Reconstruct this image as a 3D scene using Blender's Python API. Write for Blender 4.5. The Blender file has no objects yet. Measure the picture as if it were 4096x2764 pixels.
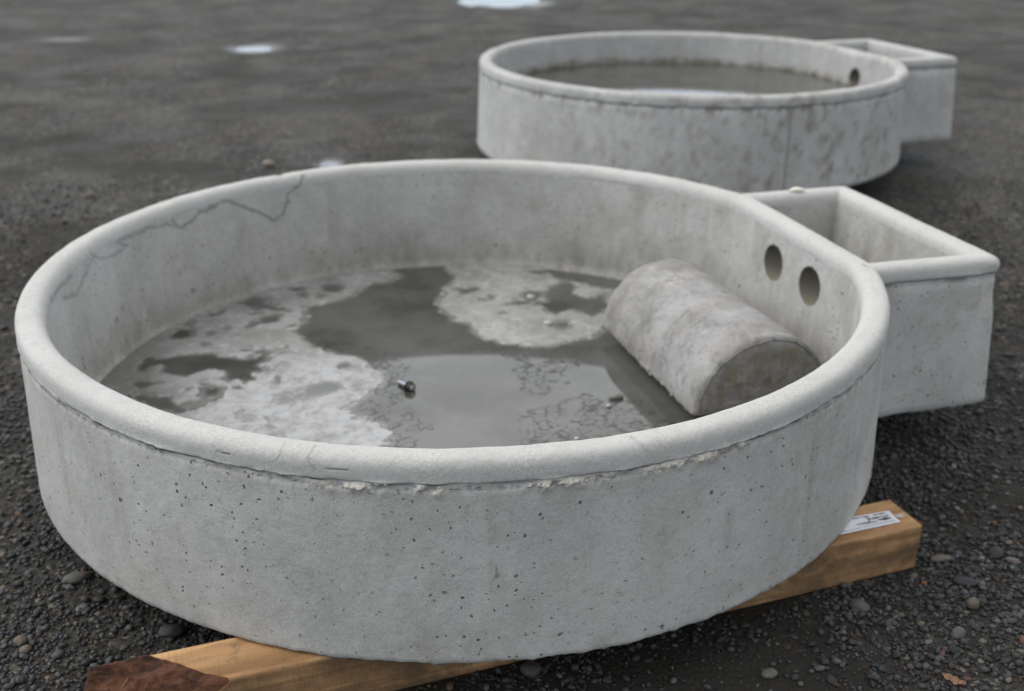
import bpy, bmesh, math, random
import numpy as np
from mathutils import Matrix, Vector

S = bpy.context.scene
C = S.collection
random.seed(7)

# ------------------------------------------------------------------ camera, sky, sun, exposure
PITCH, ROLL, FPX, CAMH = 0.41266, 0.00466, 4227.58, 1.0347
fwd = Vector((0, math.cos(PITCH), -math.sin(PITCH)))
upv = Vector((0, math.sin(PITCH), math.cos(PITCH)))
rt = Vector((1, 0, 0))
cr = rt * math.cos(ROLL) + upv * math.sin(ROLL)
cu = -rt * math.sin(ROLL) + upv * math.cos(ROLL)
cam = bpy.data.cameras.new('camera')
camo = bpy.data.objects.new('camera', cam)
C.objects.link(camo)
M = Matrix((cr, cu, -fwd)).transposed().to_4x4()
M.translation = (0, 0, CAMH)
camo.matrix_world = M
cam.sensor_width = 36
cam.lens = FPX / 4096 * 36
cam.clip_start = 0.05
cam.clip_end = 500
cam.dof.use_dof = True
cam.dof.focus_distance = 1.32
cam.dof.aperture_fstop = 3.6
cam.dof.aperture_blades = 7
S.camera = camo

SUN_EL, SUN_AZ = math.radians(48), math.radians(-88)       # azimuth from +Y towards +X: the light comes from the left
world = bpy.data.worlds.new('World')
S.world = world
world.use_nodes = True
wn = world.node_tree
bg = wn.nodes['Background']
sky = wn.nodes.new('ShaderNodeTexSky')
sky.sky_type = 'NISHITA'
sky.sun_disc = False
sky.sun_elevation = SUN_EL
sky.sun_rotation = SUN_AZ
sky.air_density = 1.0
sky.dust_density = 4.0
hs = wn.nodes.new('ShaderNodeHueSaturation')                # thin overcast: most of the blue is gone
hs.inputs['Saturation'].default_value = 0.2
mx = wn.nodes.new('ShaderNodeMix')
mx.data_type = 'RGBA'
mx.inputs['Factor'].default_value = 0.55
wn.links.new(sky.outputs[0], hs.inputs['Color'])
wn.links.new(hs.outputs[0], mx.inputs['A'])
mx.inputs['B'].default_value = (7.05, 6.95, 6.85, 1)          # the even light of the cloud layer
# the cloud is thinner and brighter low in the north (beyond the troughs) than behind the camera
tc = wn.nodes.new('ShaderNodeTexCoord')
sx = wn.nodes.new('ShaderNodeSeparateXYZ')
wn.links.new(tc.outputs['Generated'], sx.inputs[0])
def wm(op, a, b, c=None):
    n = wn.nodes.new('ShaderNodeMath')
    n.operation = op
    for k, v in enumerate((a, b, c)):
        if v is None:
            continue
        if isinstance(v, (int, float)):
            n.inputs[k].default_value = v
        else:
            wn.links.new(v, n.inputs[k])
    return n.outputs[0]
low = wm('SUBTRACT', 1.0, wm('MULTIPLY', sx.outputs[2], sx.outputs[2]))
rise = wn.nodes.new('ShaderNodeMapRange')                  # a duller belt of haze right at the horizon
rise.interpolation_type = 'SMOOTHSTEP'
wn.links.new(sx.outputs[2], rise.inputs['Value'])
rise.inputs['From Min'].default_value = 0.02
rise.inputs['From Max'].default_value = 0.62
rise.inputs['To Min'].default_value = 0.12
north = wm('MULTIPLY', wm('MULTIPLY', wm('MAXIMUM', sx.outputs[1], 0.0), low), rise.outputs[0])
fac = wm('MULTIPLY_ADD', north, 1.35, 0.85)
scl = wn.nodes.new('ShaderNodeVectorMath')
scl.operation = 'SCALE'
tint = wn.nodes.new('ShaderNodeMix')
tint.data_type = 'RGBA'
tint.blend_type = 'MULTIPLY'
tint.inputs['B'].default_value = (.80, .95, 1.12, 1)
wn.links.new(wm('SUBTRACT', 1.0, rise.outputs[0]), tint.inputs['Factor'])
wn.links.new(mx.outputs['Result'], tint.inputs['A'])
wn.links.new(tint.outputs['Result'], scl.inputs[0])
wn.links.new(fac, scl.inputs['Scale'])
wn.links.new(scl.outputs[0], bg.inputs['Color'])
bg.inputs['Strength'].default_value = 0.12
sl = bpy.data.lights.new('sun', 'SUN')
sl.energy = 0.6
sl.angle = math.radians(50)
sl.color = (1, 0.975, 0.94)
so = bpy.data.objects.new('sun', sl)
C.objects.link(so)
sd = Vector((math.sin(SUN_AZ) * math.cos(SUN_EL), math.cos(SUN_AZ) * math.cos(SUN_EL), math.sin(SUN_EL)))
so.rotation_euler = sd.to_track_quat('Z', 'Y').to_euler()
so.location = (-3, 0, 5)
S.view_settings.view_transform = 'Standard'
S.view_settings.look = 'None'
S.view_settings.gamma = 1
S.view_settings.exposure = 0.95
S.cycles.max_bounces = 8

# ------------------------------------------------------------------ traced outlines, metres in the first trough's own frame
DRY = [[[-0.767,0.444],[-0.717,0.547],[-0.569,0.473],[-0.483,0.537],[-0.344,0.632],[-0.316,0.686],[-0.245,0.719],[-0.157,0.717],[-0.068,0.715],[-0.007,0.71],[-0.002,0.654],[-0.023,0.617],[-0.08,0.612],[-0.114,0.57],[-0.144,0.549],[-0.181,0.52],[-0.23,0.496],[-0.273,0.489],[-0.255,0.448],[-0.262,0.406],[-0.3,0.366],[-0.275,0.303],[-0.264,0.268],[-0.245,0.248],[-0.219,0.218],[-0.186,0.201],[-0.168,0.167],[-0.158,0.114],[-0.138,0.081],[-0.162,0.021],[-0.209,-0.017],[-0.232,-0.048],[-0.234,-0.083],[-0.207,-0.099],[-0.187,-0.118],[-0.18,-0.154],[-0.172,-0.194],[-0.199,-0.208],[-0.212,-0.275],[-0.332,-0.313],[-0.464,-0.231],[-0.603,-0.092],[-0.738,0.115]],[[0.119,0.687],[0.194,0.736],[0.341,0.708],[0.477,0.648],[0.571,0.489],[0.466,0.317],[0.404,0.244],[0.38,0.199],[0.357,0.163],[0.287,0.15],[0.257,0.127],[0.22,0.129],[0.176,0.149],[0.129,0.162],[0.122,0.195],[0.098,0.209],[0.086,0.237],[0.081,0.271],[0.083,0.304],[0.049,0.34],[0.071,0.365],[0.047,0.376],[0.045,0.412],[0.051,0.457],[0.073,0.48],[0.077,0.529],[0.09,0.555],[0.127,0.608]]]
WET = [[[-0.288,0.655],[-0.248,0.649],[-0.255,0.61],[-0.285,0.613]],[[-0.211,0.639],[-0.155,0.623],[-0.162,0.578],[-0.214,0.585]],[[-0.279,0.6],[-0.25,0.589],[-0.253,0.566],[-0.278,0.573]],[[-0.23,0.572],[-0.209,0.571],[-0.211,0.547],[-0.231,0.553]],[[-0.485,0.497],[-0.471,0.529],[-0.439,0.539],[-0.406,0.567],[-0.372,0.6],[-0.346,0.603],[-0.348,0.565],[-0.334,0.538],[-0.313,0.514],[-0.289,0.492],[-0.293,0.477],[-0.318,0.485],[-0.358,0.503],[-0.391,0.549],[-0.423,0.534],[-0.465,0.501]],[[-0.391,0.489],[-0.363,0.482],[-0.317,0.461],[-0.322,0.43],[-0.366,0.422],[-0.394,0.417],[-0.39,0.445],[-0.356,0.445]],[[-0.565,0.385],[-0.551,0.447],[-0.527,0.461],[-0.52,0.417],[-0.508,0.402],[-0.533,0.387],[-0.55,0.381]],[[-0.46,0.409],[-0.43,0.428],[-0.426,0.413],[-0.449,0.402]],[[-0.628,0.228],[-0.609,0.294],[-0.594,0.283],[-0.544,0.291],[-0.504,0.28],[-0.482,0.285],[-0.46,0.246],[-0.426,0.244],[-0.407,0.225],[-0.377,0.253],[-0.416,0.275],[-0.415,0.29],[-0.366,0.288],[-0.364,0.227],[-0.386,0.197],[-0.364,0.184],[-0.365,0.17],[-0.385,0.165],[-0.412,0.183],[-0.389,0.142],[-0.39,0.119],[-0.404,0.121],[-0.425,0.135],[-0.465,0.138],[-0.443,0.171],[-0.464,0.204],[-0.483,0.202],[-0.505,0.195],[-0.53,0.177],[-0.554,0.198],[-0.576,0.207],[-0.583,0.258],[-0.596,0.24],[-0.611,0.217]],[[-0.348,0.274],[-0.322,0.267],[-0.323,0.25],[-0.348,0.255]],[[-0.239,0.14],[-0.215,0.164],[-0.199,0.139],[-0.225,0.129]],[[-0.319,0.028],[-0.308,0.06],[-0.264,0.081],[-0.238,0.071],[-0.235,0.041],[-0.271,0.022],[-0.304,0.012]],[[-0.494,0.111],[-0.461,0.112],[-0.458,0.076],[-0.485,0.074]],[[-0.637,0.124],[-0.569,0.106],[-0.53,0.04],[-0.535,0.011],[-0.583,0.048],[-0.622,0.089]],[[-0.638,0.15],[-0.631,0.175],[-0.578,0.174],[-0.58,0.154],[-0.612,0.143]],[[-0.308,0.41],[-0.288,0.431],[-0.282,0.395],[-0.304,0.392]],[[0.324,0.621],[0.357,0.612],[0.446,0.56],[0.538,0.482],[0.489,0.412],[0.44,0.449],[0.324,0.588]],[[0.106,0.546],[0.131,0.519],[0.169,0.529],[0.172,0.493],[0.141,0.486],[0.106,0.486]],[[0.148,0.465],[0.18,0.461],[0.19,0.439],[0.162,0.432]],[[0.195,0.409],[0.237,0.417],[0.288,0.389],[0.312,0.455],[0.346,0.481],[0.382,0.503],[0.404,0.476],[0.382,0.426],[0.399,0.392],[0.457,0.386],[0.409,0.296],[0.379,0.268],[0.359,0.309],[0.334,0.316],[0.303,0.296],[0.282,0.326],[0.277,0.364],[0.226,0.377]],[[0.252,0.45],[0.268,0.462],[0.303,0.453],[0.291,0.414],[0.255,0.417]],[[0.18,0.353],[0.201,0.345],[0.194,0.327],[0.176,0.333]],[[0.272,0.262],[0.299,0.272],[0.311,0.243],[0.289,0.219],[0.267,0.238]]]
VEIN = [[[0.083,0.213],[0.176,0.149],[0.277,0.121],[0.256,0.059],[0.209,-0.054],[0.18,-0.079],[0.131,-0.098],[0.109,-0.079],[0.12,0.031],[0.129,0.094],[0.065,0.141]],[[0.071,-0.16],[0.15,-0.128],[0.24,-0.115],[0.31,-0.159],[0.321,-0.234],[0.324,-0.292],[0.258,-0.354],[0.038,-0.319],[0.054,-0.218]],[[-0.168,0.167],[-0.122,0.176],[-0.087,0.095],[-0.114,0.04],[-0.118,-0.042],[-0.106,-0.118],[-0.094,-0.166],[-0.137,-0.209],[-0.16,-0.265],[-0.206,-0.252],[-0.202,-0.148],[-0.215,-0.058],[-0.175,0.024],[-0.152,0.085]],[[-0.269,0.309],[-0.196,0.281],[-0.093,0.169],[-0.084,0.137],[-0.168,0.167],[-0.26,0.252]]]
INCRACK = [[[1.8807,0.3815],[1.9076,0.3649],[1.9469,0.3521],[1.9563,0.3272],[1.979,0.2996],[2.0123,0.2911],[2.0546,0.3146],[2.1039,0.3347],[2.1722,0.362],[2.2201,0.3574],[2.283,0.3518],[2.3208,0.3384],[2.3517,0.3281],[2.3776,0.3412],[2.3858,0.3528]],[[2.3517,0.3281],[2.4127,0.3482],[2.4864,0.3555],[2.5568,0.359],[2.6067,0.3588],[2.6493,0.361],[2.5957,0.3411],[2.6677,0.3355],[2.7379,0.349],[2.7711,0.3645],[2.8039,0.3403],[2.8521,0.335],[2.9009,0.3162],[3.0045,0.3382]],[[2.9133,0.3582],[3.0202,0.3595],[3.1007,0.3648],[-3.1308,0.3628]]]
spall = [[-1.9089,0.362],[-1.8005,0.3616],[-1.6913,0.3582],[-1.5924,0.3567],[-1.4875,0.3613],[-1.4065,0.364]]
INPITS = [(2.3494, 0.1808), (2.7079, 0.2091), (2.6693, 0.2206), (2.4355, 0.2661), (2.3928, 0.2317), (2.2678, 0.1781), (2.2748, 0.2046), (2.058, 0.2222), (2.9262, 0.3643), (2.7934, 0.2872), (2.6173, 0.2502), (2.7554, 0.1826), (2.0598, 0.2651), (2.3957, 0.2735)]

# ------------------------------------------------------------------ numpy helpers
_rs = np.random.RandomState(11)
_tab = _rs.rand(64, 64, 64)

def vnoise(P, scale, seed=0):
    """smooth value noise in 0..1 at points P (n,3)"""
    P = np.asarray(P, float) * scale + 17.3 + seed * 7.77
    i = np.floor(P).astype(int)
    f = P - i
    f = f * f * (3 - 2 * f)
    r = 0
    for a in (0, 1):
        wa = f[:, 0] if a else 1 - f[:, 0]
        for b in (0, 1):
            wb = f[:, 1] if b else 1 - f[:, 1]
            for c in (0, 1):
                wc = f[:, 2] if c else 1 - f[:, 2]
                r = r + wa * wb * wc * _tab[(i[:, 0] + a) & 63, (i[:, 1] + b) & 63, (i[:, 2] + c) & 63]
    return r

def fbm(P, scale, octs=4, seed=0):
    r, a, t = 0, 1.0, 0
    for o in range(octs):
        r = r + a * vnoise(P, scale * 2.03 ** o, seed + o * 3)
        t += a
        a *= 0.5
    return r / t

def sstep(a, b, x):
    t = np.clip((x - a) / (b - a), 0, 1)
    return t * t * (3 - 2 * t)

def inpoly(X, Y, poly):
    r = np.zeros(X.shape, bool)
    n = len(poly)
    for k in range(n):
        x0, y0 = poly[k]
        x1, y1 = poly[(k + 1) % n]
        if y0 == y1:
            continue
        c = ((y0 > Y) != (y1 > Y)) & (X < (x1 - x0) * (Y - y0) / (y1 - y0) + x0)
        r ^= c
    return r

def polydist(X, Y, line):
    d = np.full(X.shape, 9e9)
    for (x0, y0), (x1, y1) in zip(line[:-1], line[1:]):
        dx, dy = x1 - x0, y1 - y0
        t = np.clip(((X - x0) * dx + (Y - y0) * dy) / (dx * dx + dy * dy + 1e-12), 0, 1)
        d = np.minimum(d, np.hypot(X - x0 - t * dx, Y - y0 - t * dy))
    return d

def make(name, V, F, mat=None, parent=None, smooth=True, attrs=None, cols=None):
    """one mesh object from numpy vertices and equal-sided faces (or a list of arrays)"""
    Fs = F if isinstance(F, list) else [F]
    me = bpy.data.meshes.new(name)
    V = np.asarray(V, np.float32)
    me.vertices.add(len(V))
    me.vertices.foreach_set('co', V.ravel())
    loops = np.concatenate([np.asarray(f, np.int32).ravel() for f in Fs])
    tot = np.concatenate([np.full(len(f), np.asarray(f).shape[1], np.int32) for f in Fs])
    st = np.concatenate([[0], np.cumsum(tot)[:-1]]).astype(np.int32)
    me.loops.add(len(loops))
    me.loops.foreach_set('vertex_index', loops)
    me.polygons.add(len(tot))
    me.polygons.foreach_set('loop_start', st)
    me.polygons.foreach_set('loop_total', tot)
    if smooth:
        me.polygons.foreach_set('use_smooth', np.ones(len(tot), bool))
    me.update(calc_edges=True)
    me.validate()
    for k, v in (attrs or {}).items():
        a = me.attributes.new(k, 'FLOAT', 'POINT')
        a.data.foreach_set('value', np.asarray(v, np.float32))
    if cols is not None:
        a = me.attributes.new('tint', 'FLOAT_COLOR', 'POINT')
        a.data.foreach_set('color', np.c_[cols, np.ones(len(cols))].astype(np.float32).ravel())
    o = bpy.data.objects.new(name, me)
    C.objects.link(o)
    if mat:
        me.materials.append(mat)
    if parent:
        o.parent = parent
    return o

def thing(name, label, cat, loc=(0, 0, 0), rz=0, group=None):
    o = bpy.data.objects.new(name, None)
    o.empty_display_size = 0.1
    C.objects.link(o)
    o.location = loc
    o.rotation_euler = (0, 0, rz)
    return tag(o, label, cat, group)

def tag(o, label, cat, group=None):
    o['label'] = label
    o['category'] = cat
    if group:
        o['group'] = group
    return o

def struct(o, label=None, kind='structure'):
    o['kind'] = kind
    if label:
        o['label'] = label
    return o

def gridfaces(n, m, wrapn=False, wrapm=False, flip=False):
    a = np.arange(n if wrapn else n - 1)
    b = np.arange(m if wrapm else m - 1)
    A, B = np.meshgrid(a, b, indexing='ij')
    A1, B1 = (A + 1) % n, (B + 1) % m
    q = np.stack([A * m + B, A1 * m + B, A1 * m + B1, A * m + B1], -1).reshape(-1, 4)
    return q[:, ::-1] if flip else q

# ------------------------------------------------------------------ materials
class NT:
    def __init__(s, name):
        s.m = bpy.data.materials.new(name)
        s.m.use_nodes = True
        s.t = s.m.node_tree
        s.b = s.t.nodes['Principled BSDF']
        s.co = s.t.nodes.new('ShaderNodeTexCoord').outputs['Object']
    def put(s, sock, v):
        if isinstance(v, bpy.types.NodeSocket):
            s.t.links.new(v, sock)
        elif isinstance(v, tuple) and len(v) == 3 and sock.type == 'RGBA':
            sock.default_value = (*v, 1)
        else:
            sock.default_value = v
    def math(s, op, a, b=0.5, c=None, clamp=False):
        n = s.t.nodes.new('ShaderNodeMath')
        n.operation = op
        n.use_clamp = clamp
        s.put(n.inputs[0], a)
        s.put(n.inputs[1], b)
        if c is not None:
            s.put(n.inputs[2], c)
        return n.outputs[0]
    def ramp(s, v, a, b, lo=0.0, hi=1.0):
        n = s.t.nodes.new('ShaderNodeMapRange')
        n.interpolation_type = 'SMOOTHSTEP'
        s.put(n.inputs['Value'], v)
        s.put(n.inputs['From Min'], a)
        s.put(n.inputs['From Max'], b)
        s.put(n.inputs['To Min'], lo)
        s.put(n.inputs['To Max'], hi)
        return n.outputs[0]
    def mix(s, f, a, b, mode='MIX'):
        n = s.t.nodes.new('ShaderNodeMix')
        n.data_type = 'RGBA'
        n.blend_type = mode
        s.put(n.inputs['Factor'], f)
        s.put(n.inputs['A'], a)
        s.put(n.inputs['B'], b)
        return n.outputs['Result']
    def noise(s, scale, detail=4, rough=0.55, co=None, dist=0.0):
        n = s.t.nodes.new('ShaderNodeTexNoise')
        s.put(n.inputs['Vector'], co or s.co)
        n.inputs['Scale'].default_value = scale
        n.inputs['Detail'].default_value = detail
        n.inputs['Roughness'].default_value = rough
        n.inputs['Distortion'].default_value = dist
        return n.outputs['Fac']
    def vor(s, scale, feature='F1', co=None, rand=1.0):
        n = s.t.nodes.new('ShaderNodeTexVoronoi')
        n.feature = feature
        s.put(n.inputs['Vector'], co or s.co)
        n.inputs['Scale'].default_value = scale
        n.inputs['Randomness'].default_value = rand
        return n
    def map(s, scale=(1, 1, 1), rot=(0, 0, 0), loc=(0, 0, 0)):
        n = s.t.nodes.new('ShaderNodeMapping')
        s.put(n.inputs['Vector'], s.co)
        n.inputs['Scale'].default_value = scale
        n.inputs['Rotation'].default_value = rot
        n.inputs['Location'].default_value = loc
        return n.outputs[0]
    def warp(s, scale, amt):
        n = s.t.nodes.new('ShaderNodeTexNoise')
        s.put(n.inputs['Vector'], s.co)
        n.inputs['Scale'].default_value = scale
        n.inputs['Detail'].default_value = 3
        v = s.t.nodes.new('ShaderNodeVectorMath')
        v.operation = 'MULTIPLY_ADD'
        s.put(v.inputs[0], n.outputs['Color'])
        v.inputs[1].default_value = (amt, amt, amt)
        s.put(v.inputs[2], s.co)
        return v.outputs[0]
    def attr(s, name, col=False):
        n = s.t.nodes.new('ShaderNodeAttribute')
        n.attribute_name = name
        return n.outputs['Color' if col else 'Fac']
    def xyz(s):
        n = s.t.nodes.new('ShaderNodeSeparateXYZ')
        s.put(n.inputs[0], s.co)
        return n.outputs
    def bump(s, h, dist, strength=1.0, nrm=None):
        n = s.t.nodes.new('ShaderNodeBump')
        s.put(n.inputs['Height'], h)
        n.inputs['Distance'].default_value = dist
        n.inputs['Strength'].default_value = strength
        if nrm:
            s.put(n.inputs['Normal'], nrm)
        return n.outputs[0]
    def out(s, col, rough=0.8, nrm=None, ior=None, spec=None, metal=None):
        s.put(s.b.inputs['Base Color'], col)
        s.put(s.b.inputs['Roughness'], rough)
        if nrm:
            s.put(s.b.inputs['Normal'], nrm)
        if ior:
            s.b.inputs['IOR'].default_value = ior
        if spec is not None:
            s.put(s.b.inputs['Specular IOR Level'], spec)
        if metal is not None:
            s.b.inputs['Metallic'].default_value = metal
        return s.m

def concrete(name, hi=(.43, .43, .415), lo=(.33, .33, .315), pits=1.0, craze=True, streak=0.5, tan=0.4, mottle=0.0):
    n = NT(name)
    z = n.xyz()[2]
    big = n.ramp(n.noise(4, 5, 0.6), .35, .68)
    col = n.mix(big, lo, hi)
    # soft clouds and vertical water streaks
    st = n.ramp(n.noise(9, 4, 0.6, n.map((1, 1, .16))), .4, .72)
    col = n.mix(n.math('MULTIPLY', st, .35 * streak), col, (.27, .265, .235))
    cl = n.ramp(n.noise(16, 6, 0.65), .42, .7)
    col = n.mix(n.math('MULTIPLY', cl, .30), col, (.46, .46, .455))
    tn = n.ramp(n.noise(7, 6, 0.7, n.map((1, 1, 1), (0, 0, 0), (3, 5, 1))), .5, .75)
    col = n.mix(n.math('MULTIPLY', tn, tan), col, (.335, .315, .26))
    # speckle of sand grains
    sp = n.noise(330, 3, 0.7)
    col = n.mix(n.ramp(sp, .50, .68, 0, .40), col, (.2, .2, .19))
    mt = n.noise(62, 8, .8)
    col = n.mix(n.ramp(mt, .53, .66, 0, .44), col, (.20, .2, .185))
    col = n.mix(n.ramp(mt, .46, .34, 0, .30), col, (.52, .52, .51))
    col = n.mix(n.ramp(sp, .48, .25, 0, .25), col, (.6, .6, .58))
    if mottle:
        m1 = n.noise(26, 8, .78, n.warp(12, .03))
        col = n.mix(n.ramp(m1, .50, .60, 0, mottle), col, tuple(v * .62 for v in lo))
        m2 = n.noise(31, 8, .78, n.map((1, 1, 1), (0, 0, 0), (5, 2, 3)))
        col = n.mix(n.ramp(m2, .53, .66, 0, mottle), col, tuple(v * 1.25 for v in hi))
    # pale scratches of laitance, dark hair lines
    sc = n.noise(60, 3, 0.5, n.map((1.6, 1.6, .5), (.3, .5, .2)), 1.2)
    line = n.ramp(n.math('ABSOLUTE', n.math('SUBTRACT', sc, .5)), 0.0, .012, 1, 0)
    gate = n.ramp(n.noise(11, 3), .5, .62)
    col = n.mix(n.math('MULTIPLY', n.math('MULTIPLY', line, gate), .22), col, (.58, .58, .56))
    # craquelure in the smooth cement skin of the rim
    if craze:
        ce = n.vor(150, 'DISTANCE_TO_EDGE', n.warp(60, .012)).outputs['Distance']
        cz = n.ramp(ce, .02, .13, 1, 0)
        rm = n.math('MULTIPLY', n.attr('rim'), n.ramp(n.noise(8, 3), .38, .62))
        col = n.mix(n.math('MULTIPLY', n.math('MULTIPLY', cz, rm), .55), col, (.2, .195, .16))
        grime = n.math('MULTIPLY', n.attr('rim'), n.ramp(n.noise(22, 8, .8), .52, .68))
        col = n.mix(n.math('MULTIPLY', grime, .42), col, (.2, .19, .16))
        col = n.mix(n.math('MULTIPLY', n.attr('rim'), .38), col, (.50, .50, .488))
    # blow holes: the shade inside the pits is painted dark, with a bump
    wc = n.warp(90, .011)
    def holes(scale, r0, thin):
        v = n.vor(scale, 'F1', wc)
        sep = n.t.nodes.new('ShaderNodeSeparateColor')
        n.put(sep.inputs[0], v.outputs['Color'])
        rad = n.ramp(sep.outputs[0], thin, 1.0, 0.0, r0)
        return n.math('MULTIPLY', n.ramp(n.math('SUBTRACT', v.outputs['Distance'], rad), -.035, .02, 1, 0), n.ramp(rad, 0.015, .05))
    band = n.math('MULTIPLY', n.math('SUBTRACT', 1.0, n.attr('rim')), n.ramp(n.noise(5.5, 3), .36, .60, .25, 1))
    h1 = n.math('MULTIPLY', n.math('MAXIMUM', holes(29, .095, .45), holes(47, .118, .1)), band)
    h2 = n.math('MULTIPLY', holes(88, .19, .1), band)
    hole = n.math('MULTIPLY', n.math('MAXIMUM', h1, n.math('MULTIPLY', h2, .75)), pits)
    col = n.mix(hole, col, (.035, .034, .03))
    ck = n.attr('crack_or_shade')
    col = n.mix(n.math('MULTIPLY', ck, .8), col, (.1, .1, .105))
    col = n.mix(n.math('MULTIPLY', n.attr('chip'), n.ramp(n.noise(170, 3, .7), .4, .6)), col, (.58, .54, .46))
    damp_or_shade = n.math('MULTIPLY', n.attr('damp_or_shade'), n.ramp(n.noise(26, 5, .7, n.map((1, 1, .5))), .25, .65))
    col = n.mix(damp_or_shade, col, (.15, .135, .095))
    fine = n.noise(420, 4, .6)
    med = n.noise(70, 6, .65)
    b1 = n.bump(n.math('ADD', n.math('MULTIPLY', fine, .35), med), .0028, .55)
    b2 = n.bump(n.math('SUBTRACT', 0.0, n.math('ADD', hole, n.math('MULTIPLY', ck, .5))), .004, .8, b1)
    return n.out(col, n.ramp(n.noise(20, 3), .3, .7, .72, .92), b2, spec=.35)

def mat_crust():
    n = NT('dried_slurry')
    col = n.mix(n.ramp(n.noise(6, 6, .65), .38, .66), (.21, .21, .205), (.32, .32, .32))
    col = n.mix(n.ramp(n.noise(34, 8, .85), .47, .60, 0, .7), col, (.17, .17, .155))
    col = n.mix(n.ramp(n.noise(55, 6, .7, n.map((1, 1, 1), (0, 0, 0), (4, 2, 0))), .53, .68, 0, 1), col, (.38, .385, .395))
    pale = n.math('MULTIPLY', n.math('MULTIPLY', n.attr('pale'), .75), n.ramp(n.noise(22, 7, .75, n.map((1, 1, 1), (0, 0, 0), (1, 5, 0))), .40, .56))
    col = n.mix(pale, col, (.37, .38, .395))
    col = n.mix(n.attr('damp_or_shade'), col, (.10, .1, .088))
    wet = n.ramp(n.noise(14, 5, .7), .45, .62)
    h = n.math('ADD', n.noise(45, 6, .7), n.math('MULTIPLY', n.noise(240, 3, .6), .3))
    return n.out(col, n.math('SUBTRACT', .65, n.math('MULTIPLY', wet, .35)), n.bump(h, .0022, .6), spec=.5)

def mat_water(name, col=(.035, .034, .028), veins=False, ripple=.0004):
    n = NT(name)
    c = n.mix(n.ramp(n.noise(5, 6, .6), .35, .7), col, tuple(v * 1.6 for v in col))
    if veins:
        film = n.ramp(n.noise(3.5, 5, .6, n.map((1, 1, 1), (0, 0, 0), (2, 0, 0))), .35, .62)
        c = n.mix(film, c, (.088, .088, .086))
        sh = n.math('MULTIPLY', n.attr('shoal'), n.ramp(n.noise(60, 5, .7), .35, .65, .45, 1))
        c = n.mix(sh, c, (.20, .198, .19))
        co = n.t.nodes.new('ShaderNodeVectorMath')
        co.operation = 'MULTIPLY'
        n.put(co.inputs[0], n.warp(50, .030))
        co.inputs[1].default_value = (1, 1.5, 0)
        e = n.vor(46, 'DISTANCE_TO_EDGE', co.outputs[0]).outputs['Distance']
        v = n.math('MULTIPLY', n.ramp(e, .02, .13, .85, 0), n.attr('vein'))
        v = n.math('MULTIPLY', v, n.ramp(n.noise(24, 3), .38, .5))
        c = n.mix(v, c, (.02, .02, .016))
        rough = n.math('ADD', n.ramp(n.noise(9, 4), .4, .7, .02, .06), n.math('MULTIPLY', v, .3))
        nb = n.bump(n.math('ADD', n.math('MULTIPLY', n.noise(8, 2), 1), n.math('MULTIPLY', v, -.25)), ripple, .35)
        sp = n.math('SUBTRACT', .5, n.math('MULTIPLY', v, .22))
    else:
        rough, sp = .03, .5
        nb = n.bump(n.noise(30, 2, .5, n.map((1, .5, 1))), ripple, .4)
    return n.out(c, rough, nb, ior=1.45, spec=sp)

def mat_ground():
    n = NT('wet_gravel_ground')
    col = n.mix(n.ramp(n.noise(1.9, 8, .7), .38, .64), (.014, .0135, .0125), (.028, .026, .0225))
    col = n.mix(n.ramp(n.noise(.55, 5, .6, n.map((1, .45, 1))), .5, .72, 0, .7), col, (.040, .036, .029))
    col = n.mix(n.attr('packed'), col, n.mix(n.ramp(n.noise(2.2, 8, .72, n.map((1, .6, 1))), .38, .64), (.020, .0197, .0187), (.040, .0375, .032)))
    col = n.mix(n.math('MULTIPLY', n.attr('packed'), n.ramp(n.noise(17, 6, .75, n.map((1, .8, 1))), .52, .68, 0, .6)), col, (.082, .077, .065))
    col = n.mix(n.math('MULTIPLY', n.attr('packed'), n.ramp(n.noise(13, 6, .75, n.map((1, .8, 1), (0, 0, 0), (3, 0, 0))), .55, .7, 0, .7)), col, (.013, .013, .012))
    co = n.warp(40, .01)
    v = n.vor(115, 'F1', co)
    sep = n.t.nodes.new('ShaderNodeSeparateColor')
    n.put(sep.inputs[0], v.outputs['Color'])
    g = n.ramp(sep.outputs[0], 0, 1, .6, 1.5)
    mul = n.t.nodes.new('ShaderNodeVectorMath')
    mul.operation = 'SCALE'
    n.put(mul.inputs[0], col)
    n.put(mul.inputs['Scale'], g)
    col = mul.outputs[0]
    col = n.mix(n.ramp(sep.outputs[1], .93, .97, 0, .6), col, (.2, .18, .15))
    col = n.mix(n.ramp(sep.outputs[2], .985, .995, 0, .5), col, (.2, .1, .05))
    v2 = n.vor(23, 'F1', n.warp(20, .03))
    s2 = n.t.nodes.new('ShaderNodeSeparateColor')
    n.put(s2.inputs[0], v2.outputs['Color'])
    spot = n.math('MULTIPLY', n.ramp(v2.outputs['Distance'], .18, .34, 1, 0), n.ramp(s2.outputs[0], .86, .93))
    col = n.mix(n.math('MULTIPLY', spot, .5), col, (.12, .11, .09))
    mud = n.attr('mud')
    col = n.mix(mud, col, n.mix(n.noise(60, 6, .7), (.011, .0105, .009), (.027, .025, .021)))
    h = n.math('MULTIPLY', n.math('SUBTRACT', n.math('MULTIPLY', n.noise(500, 3), .3), v.outputs['Distance']), n.ramp(n.attr('packed'), 0, 1, 1, .4))
    nb = n.bump(h, .0035, .8)
    nb = n.bump(n.noise(14, 6, .65), .006, .35, nb)
    wr = n.attr('soak')
    col = n.mix(n.math('MULTIPLY', wr, .6), col, (.012, .012, .011))
    rg = n.math('SUBTRACT', n.ramp(n.noise(3, 4), .35, .65, .75, .95), n.math('MULTIPLY', wr, .48))
    return n.out(col, rg, nb, spec=n.math('MULTIPLY_ADD', wr, .35, .2))

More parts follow.
